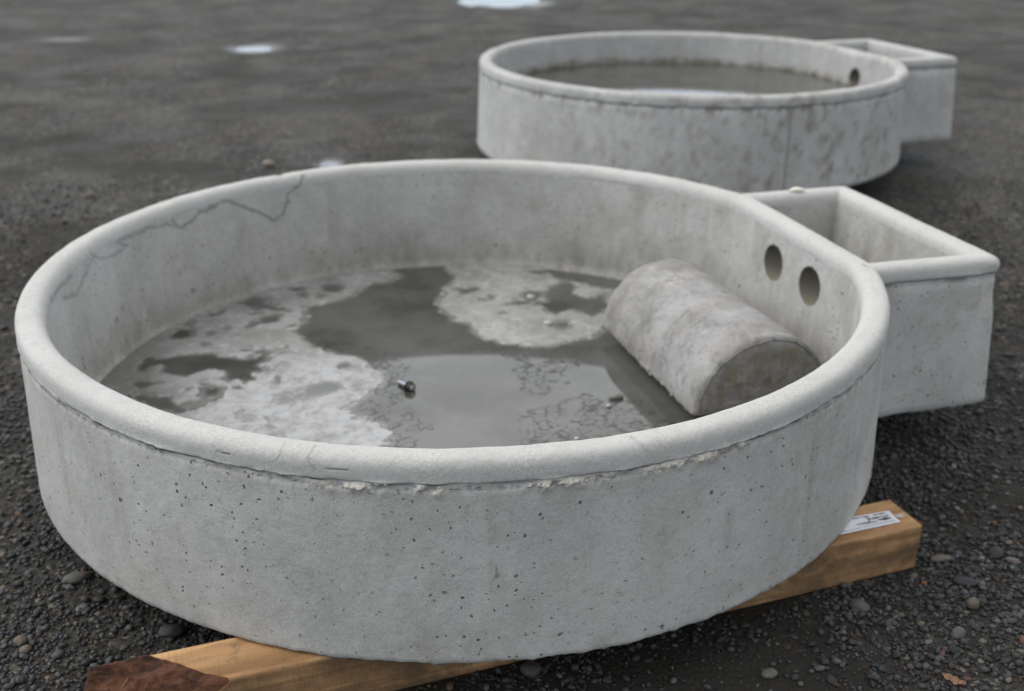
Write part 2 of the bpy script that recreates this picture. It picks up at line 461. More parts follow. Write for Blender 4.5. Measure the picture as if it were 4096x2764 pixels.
def mat_pebble():
    n = NT('pebbles')
    t = n.attr('tint', True)
    col = n.mix(n.ramp(n.noise(300, 4), .35, .7, 0, .45), t, n.mix(.5, t, (.02, .02, .02)))
    return n.out(col, .62, n.bump(n.noise(500, 3), .001, .5), spec=.35)

def mat_wood():
    n = NT('sawn_timber')
    bark = n.attr('bark')
    grain = n.noise(14, 6, .65, n.map((.16, 1.4, 2.6)), .6)
    col = n.mix(n.ramp(grain, .3, .7), (.20, .108, .047), (.50, .30, .145))
    col = n.mix(n.ramp(n.noise(90, 5, .7, n.map((.06, 1, 1))), .5, .7, 0, .45), col, (.15, .08, .035))
    # saw marks across the grain, slanted
    wv = n.t.nodes.new('ShaderNodeTexWave')
    wv.bands_direction = 'X'
    n.put(wv.inputs['Vector'], n.map((1, .35, -1.1)))
    wv.inputs['Scale'].default_value = 47
    wv.inputs['Distortion'].default_value = 9
    wv.inputs['Detail'].default_value = 3
    wv.inputs['Detail Scale'].default_value = .6
    col = n.mix(n.math('MULTIPLY', n.math('MULTIPLY', n.ramp(wv.outputs['Fac'], .45, .9), n.ramp(n.noise(12, 3), .4, .6)), .20), col, (.16, .085, .035))
    # weather stains, more on the sides than on the top
    side = n.attr('side')
    stn = n.ramp(n.noise(9, 6, .7, n.map((.7, 1, 1), (0, 0, 0), (7, 0, 0))), .36, .64)
    col = n.mix(n.math('MULTIPLY', n.math('MULTIPLY', stn, side), .95), col, (.095, .062, .034))
    stn2 = n.ramp(n.noise(16, 5, .7, n.map((1, 1, 1), (0, 0, 0), (1, 7, 0))), .58, .72)
    col = n.mix(n.math('MULTIPLY', stn2, .7), col, (.10, .075, .045))
    kn = n.ramp(n.noise(120, 3, .6, n.map((.05, 1, 1))), .66, .70, 0, .8)
    col = n.mix(kn, col, (.06, .035, .018))
    kv = n.vor(7, 'F1', n.map((.6, 1, 1)))
    col = n.mix(n.ramp(kv.outputs['Distance'], .03, .09, .7, 0), col, (.10, .045, .02))
    bc = n.mix(n.ramp(n.noise(38, 7, .75, n.map((.3, 1, 1))), .35, .66), (.020, .009, .005), (.120, .046, .022))
    bf = n.ramp(n.math('ADD', bark, n.math('MULTIPLY', n.math('SUBTRACT', n.noise(60, 4, .7), .5), .5)), .42, .58)
    rim_ = n.math('MULTIPLY', n.ramp(bark, .1, .5), n.math('SUBTRACT', 1, bf))
    col = n.mix(rim_, col, (.30, .12, .045))
    col = n.mix(bf, col, bc)
    hb = n.math('MULTIPLY', n.noise(50, 7, .75, n.map((.25, 1, 1))), n.math('ADD', n.math('MULTIPLY', bf, 9), .4))
    nb = n.bump(n.math('ADD', hb, n.math('MULTIPLY', wv.outputs['Fac'], .08)), .0016, .6)
    return n.out(col, .75, nb, spec=.3)

def plain(name, col, rough=.6, metal=0, var=.2, scale=90):
    n = NT(name)
    c = n.mix(n.ramp(n.noise(scale, 5, .65), .35, .7), tuple(v * (1 - var) for v in col), tuple(min(1, v * (1 + var)) for v in col))
    return n.out(c, rough, n.bump(n.noise(scale * 2, 3), .0006, .4), metal=metal)

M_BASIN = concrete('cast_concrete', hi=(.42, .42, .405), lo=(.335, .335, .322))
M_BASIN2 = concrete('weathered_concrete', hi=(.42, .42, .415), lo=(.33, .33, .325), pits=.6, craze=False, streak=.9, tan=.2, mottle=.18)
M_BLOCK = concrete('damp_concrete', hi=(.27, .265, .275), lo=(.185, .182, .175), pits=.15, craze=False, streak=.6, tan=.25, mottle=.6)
M_CRUST = mat_crust()
M_FILM = mat_water('shallow_rainwater', (.034, .033, .027), veins=True)
M_WATER = mat_water('standing_rainwater', (.04, .038, .033), ripple=.0006)
M_PUD = mat_water('puddle_water', (.03, .028, .024), ripple=.0010)
M_GROUND = mat_ground()
M_PEB = mat_pebble()
M_WOOD = mat_wood()

# ------------------------------------------------------------------ the ground: one sheet, gravel scattered on it
PUD = [(-.03, 9.75, .20, .26), (-1.62, 6.78, .10, .10), (-.68, 3.86, .024, .034)]
SOAKS = [(-1.25, 6.87, .10, .020), (-2.93, 7.15, .08, .05)]

def ground_z(x, y):
    x, y = np.asarray(x, float), np.asarray(y, float)
    P = np.c_[x.ravel(), y.ravel(), np.zeros(x.size)]
    far = sstep(4.9, 6.2, y) + sstep(1.6, 2.6, np.abs(x - .2)) * .8
    u = ((fbm(P, .9, 4, 1) - .5) * .05).reshape(x.shape) * np.clip(far, 0, 1)
    g = .077 * sstep(2.35, 3.25, y) + u + ((fbm(P, 9, 3, 5) - .5) * .006).reshape(x.shape)
    for px, py, rx, ry in PUD:
        q = ((x - px) / rx) ** 2 + ((y - py) / ry) ** 2
        w = np.exp(-q / 4)
        g = g * (1 - w) + (.077 - .012 + q * .006 + (fbm(P, 4.5, 4, 61).reshape(x.shape) - .5) * .022) * w
    return g

def axis(lo, hi, fine_lo, fine_hi, step, grow=1.09):
    a = list(np.arange(fine_lo, fine_hi, step))
    s, v = step, fine_hi
    while v < hi:
        a.append(v)
        s *= grow
        v += s
    a.append(hi)
    s, v, b = step, fine_lo, []
    while v > lo:
        s *= grow
        v -= s
        b.append(max(v, lo))
    return np.array(sorted(set(np.round(b + a, 5))))

ax, ay = axis(-150, 150, -2.4, 2.6, .022), axis(-30, 260, .6, 5.2, .022, 1.05)
GX, GY = np.meshgrid(ax, ay, indexing='ij')
GZ = ground_z(GX, GY)
gp = np.c_[GX.ravel(), GY.ravel(), GZ.ravel()]

def mudmask(P):
    x, y = P[:, 0], P[:, 1]
    m = sstep(.53, .63, fbm(P * [1, 1, 0], 2.6, 3, 9)) * .8
    m = np.maximum(m, np.exp(-(((x - .30) / .26) ** 2 + ((y - 1.17) / .13) ** 2) ** 2))
    m = np.maximum(m, .9 * np.exp(-(((x - 1.02) / .2) ** 2 + ((y - 1.66) / .1) ** 2) ** 2))
    left = sstep(-.15, -.45, x) * sstep(2.4, 1.9, y)
    return m * (1 - left)
soak = np.zeros(len(gp))
sn = fbm(gp * [1, 1, 0], 5, 4, 63)
for px, py, rx, ry in PUD + SOAKS:
    q = ((gp[:, 0] - px) / (rx * 2.1)) ** 2 + ((gp[:, 1] - py) / (ry * 2.1)) ** 2
    soak = np.maximum(soak, sstep(1.3, .3, q + (sn - .5) * 1.4))
ground = make('ground', gp, gridfaces(len(ax), len(ay)), M_GROUND, attrs={'mud': mudmask(gp), 'packed': sstep(1.9, 4.0, gp[:, 1]), 'soak': soak})
struct(ground, 'dark wet gravel yard')

def ico(sub):
    bm = bmesh.new()
    bmesh.ops.create_icosphere(bm, subdivisions=sub, radius=1)
    V = np.array([v.co[:] for v in bm.verts])
    F = np.array([[v.index for v in f.verts] for f in bm.faces])
    bm.free()
    return V, F
ICO1, ICO2 = ico(1), ico(2)
CX, CY, TH = -.0984, 1.8931, .2766
ex, ey = math.cos(TH), math.sin(TH)

def keep_out(x, y):
    a = (x - CX) * ex + (y - CY) * ey
    b = -(x - CX) * ey + (y - CY) * ex
    under = np.hypot(a, b) < .60
    bo = (x - .6657) * math.cos(.3427) + (y - 1.4513) * math.sin(.3427)
    bw = -(x - .6657) * math.sin(.3427) + (y - 1.4513) * math.cos(.3427)
    return under | ((bo > -1.31) & (bo < .004) & (bw > -.004) & (bw < .09))

PAL = np.array([(.055, .057, .062), (.075, .077, .082), (.036, .036, .038), (.10, .10, .103), (.06, .055, .05), (.14, .135, .125), (.19, .16, .115), (.22, .215, .2), (.15, .075, .045), (.10, .06, .045)])
PW = np.array([.27, .2, .2, .11, .11, .045, .026, .014, .005, .016])
PW = PW / PW.sum()

def pebbles(n, x0, x1, y0, y1, rlo, rhi, base, seed, flat=.62, sink=.25, dens=None):
    r = np.random.RandomState(seed)
    x, y = r.uniform(x0, x1, n), r.uniform(y0, y1, n)
    ok = ~keep_out(x, y)
    P = np.c_[x, y, 0 * x]
    m = mudmask(P)
    cl = fbm(P, 6, 3, 21)
    ok &= r.rand(n) > m * .88
    ok &= r.rand(n) < np.clip((cl - .25) * 3.2, .25, 1)
    if dens is not None:
        ok &= r.rand(n) < dens(x, y)
    for px, py, rx, ry in PUD + SOAKS:
        ok &= ((x - px) / rx) ** 2 + ((y - py) / ry) ** 2 > 1.6
    x, y = x[ok], y[ok]
    n = len(x)
    B, F = base
    sz = rlo + (rhi - rlo) * r.rand(n) ** 2.6
    sc = np.c_[sz * r.uniform(.85, 1.35, n), sz * r.uniform(.65, 1, n), sz * r.uniform(flat * .7, flat * 1.25, n)]
    a = r.uniform(0, 6.283, n)
    tl, tm = r.normal(0, .22, n), r.normal(0, .22, n)
    V = B[None] * sc[:, None, :]
    V = V * (1 + .16 * (r.rand(n, len(B), 1) - .5))
    # tilt about x and y, turn about z
    c, s = np.cos(tl)[:, None], np.sin(tl)[:, None]
    Y, Z = V[..., 1] * c - V[..., 2] * s, V[..., 1] * s + V[..., 2] * c
    c, s = np.cos(tm)[:, None], np.sin(tm)[:, None]
    X, Z = V[..., 0] * c + Z * s, -V[..., 0] * s + Z * c
    c, s = np.cos(a)[:, None], np.sin(a)[:, None]
    X, Y = X * c - Y * s, X * s + Y * c
    z = ground_z(x, y) + sc[:, 2] * (1 - sink * 2 * r.rand(n))
    V = np.stack([X + x[:, None], Y + y[:, None], Z + z[:, None]], -1).reshape(-1, 3)
    Fa = (F[None] + (np.arange(n) * len(B))[:, None, None]).reshape(-1, 3)
    col = PAL[r.choice(len(PAL), n, p=PW)] * r.uniform(.55, 1.4, (n, 1)) * (.52 + .95 * sstep(3.0, 5.5, y)[:, None])
    return V, Fa, np.repeat(col, len(B), 0)

def merge(parts):
    Vs, Fs, Cs, o = [], [], [], 0
    for V, F, c in parts:
        Vs.append(V)
        Fs.append(F + o)
        Cs.append(c)
        o += len(V)
    return np.concatenate(Vs), np.concatenate(Fs), np.concatenate(Cs)

V, F, c = merge([
    pebbles(58000, -1.3, 1.6, .8, 2.1, .0026, .0068, ICO2, 1),
    pebbles(90000, -1.3, 1.6, .8, 2.1, .0015, .0036, ICO1, 2),
    pebbles(42000, -1.7, 2.1, 2.1, 3.6, .0026, .0066, ICO1, 3, dens=lambda x, y: 1 - .9 * sstep(2.4, 3.6, y)),
    pebbles(9000, -2.6, 2.9, 3.2, 5.4, .0025, .0060, ICO1, 4, sink=.4, dens=lambda x, y: .6 - .6 * sstep(3.4, 5.4, y)),
    pebbles(3500, -4.5, 4.5, 4.8, 9.5, .005, .012, ICO1, 5, flat=.35, sink=.5),
    pebbles(1200, -5, 5, 9.5, 14, .007, .016, ICO1, 15, flat=.35, sink=.5),
    pebbles(260, -1.6, 2.2, .8, 3.4, .008, .014, ICO2, 6, flat=.5),
])
gravel = make('gravel', V, F, M_PEB, cols=c)
struct(gravel, 'loose dark pebbles and grit scattered over the yard', 'stuff')

# ------------------------------------------------------------------ puddles
def puddle(px, py, rx, ry, seed, label):
    t = np.linspace(0, 2 * math.pi, 72, endpoint=False)
    q = np.c_[np.cos(t) * 2.2, np.sin(t) * 2.2, 0 * t + seed]
    k = 2.3
    V = np.vstack([[px, py, .0765], np.c_[px + rx * k * np.cos(t), py + ry * k * np.sin(t), 0 * t + .0765]])
    F = np.array([[0, 1 + i, 1 + (i + 1) % 72] for i in range(72)])
    o = make('puddle', V, F, M_PUD)
    o.name = 'puddle'
    struct(o, label)
for i, (pp, lb) in enumerate(zip(PUD, ['wide bright puddle at the far edge of the yard', 'small bright puddle in the yard left of the rear trough', 'small puddle behind the rim of the front trough'])):
    puddle(*pp, i, lb)

# ------------------------------------------------------------------ the troughs
RC, CD = .75, .7128

def basin_path(R, cd, N, Nch):
    a = math.acos(cd / R)
    t = np.linspace(a, 2 * math.pi - a, N)
    arc = np.c_[R * np.cos(t), R * np.sin(t)]
    h = R * math.sin(a)
    b = np.linspace(-h, h, Nch + 2)[1:-1]
    ch = np.c_[np.full(Nch, cd), b]
    P = np.vstack([arc, ch])
    # outward normals from the two pieces, blended over the corners
    nn = np.vstack([arc / R, np.tile([1., 0.], (Nch, 1))])
    for _ in range(max(2, int(N / 400))):
        P = (np.roll(P, 1, 0) + 2 * P + np.roll(P, -1, 0)) / 4
        nn = (np.roll(nn, 1, 0) + 2 * nn + np.roll(nn, -1, 0)) / 4
    for _ in range(int(.012 / (2 * math.pi * R / N)) ** 2):
        nn = (np.roll(nn, 1, 0) + 2 * nn + np.roll(nn, -1, 0)) / 4
    nn /= np.linalg.norm(nn, axis=1)[:, None]
    return P, nn

def wall_profile(zb, zc, zf, dense=1.0, hb=.033):
    """cross-section (offset outwards, height, zone) of the wall; zone 0 outer, 1 rim, 2 inner, 3 under"""
    pr = []
    n = max(6, int(46 * dense))
    pr.append((hb - .006, zb, 3))
    for z in zb + .006 + (zc - .022 - zb - .006) * np.linspace(0, 1, n):
        k = (z - zb) / (zc - zb)
        pr.append((hb + (.0212 - hb) * k, z, 0))
    for z in np.linspace(zc - .020, zc - .0095, max(2, int(9 * dense))):
        pr.append((.0210, z, 0))
    for t in np.radians(np.linspace(-16, 180, max(16, int(44 * dense)))):
        c, s_ = math.cos(t), math.sin(t)
        e = .66 if c > 0 else .80
        pr.append((.0232 * math.copysign(abs(c) ** e, c), zc + .0231 * math.copysign(abs(s_) ** e, s_), 1))
    for z in np.linspace(zc - .004, zf + .006, max(6, int(70 * dense))):
        k = (zc - z) / (zc - zf)
        pr.append((-.0233 - .0065 * k - .012 * max(0, (k - .9) / .1) ** 2, z, 2))
    pr.append((-.050, zf - .004, 2))
    pr.append((-.050, zb + .004, 3))
    return np.array(pr)

def arcs(v):
    return (v + math.pi) % (2 * math.pi) - math.pi

def sweep(P, nn, pr, closed):
    n, m = len(P), len(pr)
    V = np.empty((n, m, 3))
    V[..., :2] = P[:, None, :] + nn[:, None, :] * pr[None, :, 0, None]
    V[..., 2] = pr[None, :, 1]
    return V

def basin(root, R, cd, zb, zc, zf, N, dense, mat, front, holes, seed):
    P, nn = basin_path(R, cd, N, max(8, int(N * .1)))
    pr = wall_profile(zb, zc, zf, dense)
    n, m = len(P), len(pr)
    V = sweep(P, nn, pr, True)
    zone = np.tile(pr[:, 2], (n, 1))
    NN = np.repeat(nn[:, None, :], m, 1)
    th = np.arctan2(V[..., 1], V[..., 0])
    flat = V.reshape(-1, 3)
    # the casting is never quite true
    wob = ((fbm(flat * [1, 1, .3], 3.2, 3, seed) - .5) * .0045).reshape(n, m)
    V[..., :2] += NN * wob[..., None]
    V[..., 2] += (((fbm(np.c_[flat[:, :2], 0 * flat[:, 2]], 5, 3, seed + 4) - .5) * .004 + (fbm(flat, 34, 4, seed + 5) - .5) * .0026)).reshape(n, m) * (zone == 1)
    rough = ((fbm(flat, 60, 3, seed + 2) - .5) * .0010).reshape(n, m)
    V[..., :2] += NN * rough[..., None]
    # ragged under-edge of the rim: a fin of cement, spalled where the mould leaked
    lip = np.exp(-((V[..., 2] - (zc - .0115)) / .0032) ** 2) * (pr[None, :, 0] > 0)
    q = np.c_[flat[:, :2], flat[:, 2] * .6]
    fin = ((fbm(q, 34, 5, seed + 6)).reshape(n, m) - .46) * .014
    V[..., :2] += NN * (lip * np.clip(fin, -.0012, .004))[..., None]
    V[..., 2] -= lip * np.clip(((fbm(q, 34, 4, seed + 8)).reshape(n, m) - .45) * .010, -.001, .0035) * (zone == 1)
    chip = np.zeros((n, m))
    crack_or_shade = np.zeros((n, m))
    if front:
        zs = [s[0] for s in spall]
        prox = np.exp(-np.clip(np.minimum(th - min(zs), 0), -9, 0) ** 2 / .02) * np.exp(-np.clip(np.maximum(th - max(zs), 0), 0, 9) ** 2 / .02) * (th < 0)
        bandz = np.exp(-((V[..., 2] - (zc - .0175)) / .0068) ** 2) * (zone == 0)
        rag = fbm(flat, 85, 4, 31).reshape(n, m)
        thr = fbm(flat * [1, 1, 0], 14, 3, 33).reshape(n, m)
        amt = bandz * prox * sstep(.22, .42, thr)
        V[..., :2] += NN * (amt * (rag - .38) * .022)[..., None]
        chip = amt * sstep(.40, .55, rag) * 1.2
        # the mould seam right under the rim, dark and gritty
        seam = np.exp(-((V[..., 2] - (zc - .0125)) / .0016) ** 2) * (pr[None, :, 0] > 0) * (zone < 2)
        crack_or_shade = np.maximum(crack_or_shade, seam * (.08 + .62 * sstep(.46, .66, fbm(flat * [1, 1, 0], 30, 4, 35).reshape(n, m))))
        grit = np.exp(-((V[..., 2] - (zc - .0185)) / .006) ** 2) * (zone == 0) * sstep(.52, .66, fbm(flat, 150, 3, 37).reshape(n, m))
        crack_or_shade = np.maximum(crack_or_shade, grit * .55)
        # broken lower edge against the beam
        low = np.exp(-((V[..., 2] - zb) / .006) ** 2) * (pr[None, :, 0] > 0)
        V[..., 2] += low * ((fbm(flat * [1, 1, 0], 40, 4, 41).reshape(n, m)) - .5) * .007
        V[..., :2] += NN * (low * (fbm(flat * [1, 1, 0], 55, 4, 43).reshape(n, m) - .55) * .012)[..., None]
        # cracks and slits, traced
        inner = (zone == 2) | ((zone == 1) & (pr[None, :, 0] < -.012))
        wz = (fbm(flat, 60, 4, 51).reshape(n, m) - .5) * .018
        for k, line in enumerate(INCRACK):
            L = [((t % (2 * math.pi)) * .728, z) for t, z in line]
            d = polydist((th % (2 * math.pi)) * .728 + wz, V[..., 2] + wz, L)
            wd = (.0040, .0036, .0045)[k] * (.6 + .8 * vnoise(flat, 25, 61).reshape(n, m))
            crack_or_shade = np.maximum(crack_or_shade, np.exp(-(d / wd) ** 2) * inner * (.8, .55, .5)[k])
        for k, (t_, z_) in enumerate(INPITS):
            d = np.hypot(arcs(th - t_) * .724, V[..., 2] - z_)
            crack_or_shade = np.maximum(crack_or_shade, np.exp(-(d / (.0052 if k in (0, 1) else .0034)) ** 2) * inner * (1 if k in (0, 1, 2) else .6))  # traced pits, their inner shade painted as dark spots
        crack_or_shade = np.maximum(crack_or_shade, np.exp(-((V[..., 2] - (zc - .004)) / .0022) ** 2) * (pr[None, :, 0] < 0) * sstep(.5, .7, fbm(flat * [1, 1, 0], 11, 4, 57).reshape(n, m)) * .45)
        outer = pr[None, :, 0] > .0
        for line, wd, am in [([(-2.2122, .3735), (-2.1863, .373)], .0011, 1), ([(-2.0165, .3722), (-1.9801, .3732)], .0012, .75),
                             ([(-2.0979, .392), (-2.094, .384), (-2.1014, .373)], .0016, .28), ([(-2.042, .392), (-2.047, .384), (-2.0335, .371)], .0018, .42),
                             ([(-1.51, .393), (-1.499, .386), (-1.492, .377)], .0026, .28), ([(-1.47, .388), (-1.46, .376)], .0020, .2),
                             ([(-2.0924, .3575), (-2.0791, .347)], .0016, .4), ([(-1.745, .236), (-1.742, .228), (-1.747, .222), (-1.738, .220)], .0012, 1)]:
            L = [(t * .772, z) for t, z in line]
            d = polydist(th * .772 + wz * .25, V[..., 2] + wz * .2, L)
            crack_or_shade = np.maximum(crack_or_shade, np.exp(-(d / wd) ** 2) * am * outer)
        # a notch in the back of the rim
        d = np.hypot(V[..., 0] + .277, V[..., 1] - .70)
        V[..., 2] -= .011 * np.exp(-(d / .009) ** 2) * (zone == 1)
        for nt, dz, w in ((-2.168, .0, .012),):
            pass
    else:
        line = [(-1.27 * R, zc - .02), (-1.268 * R, zc - .12), (-1.272 * R, zb + .02)]
        line = [(SEAM * R, zc - .016), (SEAM * R + .002, zc - .12), (SEAM * R - .002, zb + .01)]
        d = polydist(th * R, V[..., 2], line)
        wd = .0045
        crack_or_shade = np.exp(-(d / wd) ** 2) * (zone == 0) * .75
        bl = (fbm(flat, 42, 4, 71).reshape(n, m))
        band = np.exp(-((V[..., 2] - (zc - .02)) / .010) ** 2) * (zone == 0)
        crack_or_shade = np.maximum(crack_or_shade, band * sstep(.5, .68, bl) * .8)
        crack_or_shade = np.maximum(crack_or_shade, sstep(.60, .74, bl) * sstep(.3, .9, np.cos(th + .9)) * .55 * (zone == 0))
        chip = 0 * chip
        wl = V[..., 2] - .3450
        wn_ = fbm(flat * [1, 1, .3], 15, 4, 73).reshape(n, m)
        wet2 = (zone == 2) * sstep(.026, .004, wl - (wn_ - .5) * .035) * 1.0
        st2 = (zone == 2) * sstep(.52, .72, wn_) * sstep(1.6, .3, np.abs(th)) * .35
        st3 = (zone < 2) * sstep(.47, .64, bl) * sstep(-.9, .8, np.cos(th + .95)) * .62
    # lime and silt left by standing water, low on the inner face
    dz = V[..., 2] - zf
    lowf = fbm(flat * [1, 1, .2], 9, 4, seed + 12).reshape(n, m)
    damp_or_shade = sstep(.12, .0, dz - (lowf - .5) * .16) * (zone == 2) * .55
    if front:
        grn = fbm(flat * [1, 1, .6], 12, 4, 81).reshape(n, m)
        damp_or_shade = np.maximum(damp_or_shade, (zone == 2) * sstep(.52, .68, grn) * .35 * sstep(2.0, .6, np.abs(th)) )
        damp_or_shade = np.maximum(damp_or_shade, (zone == 0) * sstep(.10, .0, V[..., 2] - zb) * sstep(.42, .65, grn) * .35)
        drt = fbm(flat * [1, 1, .8], 20, 5, 83).reshape(n, m)
        damp_or_shade = np.maximum(damp_or_shade, (zone == 0) * sstep(.075, .01, (zc - V[..., 2]) + (drt - .5) * .07) * sstep(.46, .66, drt) * .34)
        run = fbm(flat * [1, 1, .07], 26, 4, 85).reshape(n, m)
        damp_or_shade = np.maximum(damp_or_shade, (zone == 0) * sstep(.60, .72, run) * sstep(0, .12, V[..., 2] - zb) * .22)
        damp_or_shade = np.maximum(damp_or_shade, (zone == 2) * sstep(.58, .70, run) * .25)
        damp_or_shade = np.clip(damp_or_shade, 0, .65)
    else:
        damp_or_shade = np.maximum(np.maximum(damp_or_shade, wet2), np.maximum(st2, st3 * .8))
    rim = (zone == 1) * 1.0
    o = make('basin_wall', V.reshape(-1, 3), gridfaces(n, m, True, True), mat, root,
             attrs={'chip': chip.ravel(), 'crack_or_shade': np.clip(crack_or_shade, 0, 1).ravel(), 'damp_or_shade': damp_or_shade.ravel(), 'rim': rim.ravel()})
    cut(o, holes, cd)
    return o

def cut(o, holes, cd):
    for b, z, r in holes:
        bm = bmesh.new()
        bmesh.ops.create_cone(bm, cap_ends=True, segments=40, radius1=r * 1.04, radius2=r, depth=.2)
        me = bpy.data.meshes.new('cutter')
        for v in bm.verts:
            k = 1 + .012 * math.sin(3 * math.atan2(v.co.y, v.co.x) + b * 40)
            v.co.x, v.co.y = v.co.x * k, v.co.y * k
        bm.to_mesh(me)
        bm.free()
        me.materials.append(o.data.materials[0])
        for an, av in (('damp_or_shade', 1.0), ('crack_or_shade', 1.0), ('chip', 0), ('rim', 0)):  # dark values for the bore, painting the shade inside
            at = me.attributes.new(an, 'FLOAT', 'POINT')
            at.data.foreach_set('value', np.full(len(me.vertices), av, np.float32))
        c = bpy.data.objects.new('cutter', me)
        C.objects.link(c)
        c.parent = o.parent
        c.location = (cd, b, z)
        c.rotation_euler = (0, math.pi / 2, 0)
        md = o.modifiers.new('b', 'BOOLEAN')
        md.operation = 'DIFFERENCE'
        md.solver = 'EXACT'
        md.object = c
        bpy.context.view_layer.update()
        dg = bpy.context.evaluated_depsgraph_get()
        nm = bpy.data.meshes.new_from_object(o.evaluated_get(dg), preserve_all_data_layers=True, depsgraph=dg)
        o.modifiers.clear()
        o.data = nm
        co = np.empty(len(nm.vertices) * 3, np.float32)
        nm.vertices.foreach_get('co', co)
        co = co.reshape(-1, 3)
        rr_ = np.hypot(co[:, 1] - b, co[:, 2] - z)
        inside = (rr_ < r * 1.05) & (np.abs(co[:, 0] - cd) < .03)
        for an, av in (('damp_or_shade', 1.0), ('crack_or_shade', 1.0)):  # bore walls coloured dark to stand for shade in the hole
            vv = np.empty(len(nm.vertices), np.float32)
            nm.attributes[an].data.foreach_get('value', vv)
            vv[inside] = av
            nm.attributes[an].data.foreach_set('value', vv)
        bpy.data.objects.remove(c)

def float_box(root, R, cd, zb, zc, zf, bw, bl, step, mat, seed, front):
    """the small square tank cast on to the flat side"""
    h, x1, x0 = bw / 2 - .023, cd + bl - .023, cd - .005
    rf = .004
    pts = []
    def seg(p, q):
        k = max(2, int(np.hypot(*(np.subtract(q, p))) / step))
        for t in np.linspace(0, 1, k, endpoint=False):
            pts.append(np.add(p, np.subtract(q, p) * t))
    def cor(cx, cy, a0, a1):
        for t in np.linspace(a0, a1, 8, endpoint=False):
            pts.append(np.array([cx + rf * math.cos(t), cy + rf * math.sin(t)]))
    seg((x0, -h), (x1 - rf, -h))
    cor(x1 - rf, -h + rf, -math.pi / 2, 0)
    seg((x1, -h + rf), (x1, h - rf))
    cor(x1 - rf, h - rf, 0, math.pi / 2)
    seg((x1 - rf, h), (x0, h))
    pts.append(np.array([x0, h]))
    P = np.array(pts)
    T = np.gradient(P, axis=0)
    T /= np.linalg.norm(T, axis=1)[:, None]
    nn = np.c_[T[:, 1], -T[:, 0]]
    pr = wall_profile(zb, zc, zf, .45 if front else .25, hb=.040)
    # less room for the offset inwards than the corner radius: mitre the inside
    n, m = len(P), len(pr)
    V = np.empty((n, m, 3))
    for j, (d, z, _) in enumerate(pr):
        Q = P + nn * d
        if d < 0:
            Q[:, 0] = np.minimum(Q[:, 0], x1 + d)
            Q[:, 1] = np.clip(Q[:, 1], -h - d, h + d)
        else:
            k_ = (np.abs(nn[:, 0]) ** 8 + np.abs(nn[:, 1]) ** 8) ** (-1 / 8)
            Q = P + nn * (d * k_)[:, None]
        V[:, j, :2] = Q
        V[:, j, 2] = z
    zone = np.tile(pr[:, 2], (n, 1))
    flat = V.reshape(-1, 3).copy()
    NN = np.repeat(nn[:, None, :], m, 1)
    V[..., :2] += NN * ((fbm(flat, 5, 3, seed) - .5) * .004).reshape(n, m)[..., None]
    V[..., :2] += NN * ((fbm(flat, 50, 3, seed + 1) - .5) * .0014).reshape(n, m)[..., None]
    lip = np.exp(-((V[..., 2] - (zc - .0115)) / .004) ** 2) * (pr[None, :, 0] > 0)
    V[..., :2] += NN * (lip * (fbm(flat, 30, 4, seed + 3).reshape(n, m) - .5) * .008)[..., None]
    V[..., 2] += ((fbm(flat * [1, 1, 0], 8, 3, seed + 5) - .5) * .003).reshape(n, m) * (zone == 1)
    low = np.exp(-((V[..., 2] - zb) / .007) ** 2)
    V[..., 2] += low * ((fbm(flat * [1, 1, 0], 34, 4, seed + 6).reshape(n, m)) - .4) * .010
    bl_ = fbm(flat, 38, 4, seed + 7).reshape(n, m)
    crack_or_shade = np.exp(-((V[..., 2] - (zc - .014)) / .008) ** 2) * (zone == 0) * sstep(.48, .66, bl_) * .7
    dz = V[..., 2] - zf
    damp_or_shade = (zone == 2) * sstep(.30, .04, dz + (fbm(flat * [1, 1, .2], 16, 4, seed + 9).reshape(n, m) - .5) * .35) * .6
    chip = np.zeros((n, m))
    if front:   # broken near corner under the rim
        dc = np.hypot(V[..., 0] - (x1 + .02), V[..., 1] + h + .02)
        cz = sstep(.045, .015, dc) * sstep(zc - .10, zc - .05, V[..., 2]) * (V[..., 2] < zc)
        V[..., :2] -= NN * (cz * (bl_ - .2) * .012)[..., None]
        chip = cz * .6 * sstep(.5, .6, bl_)
        crack_or_shade = np.maximum(crack_or_shade, sstep(.045, .040, dc) * sstep(.030, .037, dc) * cz * 1.2)
    o = make('inlet_box', V.reshape(-1, 3), [gridfaces(n, m, False, True)], mat, root,
             attrs={'chip': chip.ravel(), 'crack_or_shade': np.clip(crack_or_shade, 0, 1).ravel(), 'damp_or_shade': damp_or_shade.ravel(), 'rim': ((zone == 1) * 1.).ravel()})
    # its floor
    k = 14
    xs, ys = np.linspace(cd - .01, x1 - .01, k), np.linspace(-h + .01, h - .01, k)
    X, Y = np.meshgrid(xs, ys, indexing='ij')
    top = np.c_[X.ravel(), Y.ravel(), zf + (fbm(np.c_[X.ravel(), Y.ravel(), 0 * X.ravel()], 20, 3) - .5) * .006]
    bot = top.copy()
    bot[:, 2] = zb + .003
    Vf = np.vstack([top, bot])
    make('inlet_box_floor', Vf, [gridfaces(k, k), gridfaces(k, k, flip=True) + len(top)], mat, root,
         attrs={a: np.zeros(len(Vf)) + (.5 if a == 'damp_or_shade' else 0) for a in ('chip', 'crack_or_shade', 'damp_or_shade', 'rim')})
    return o

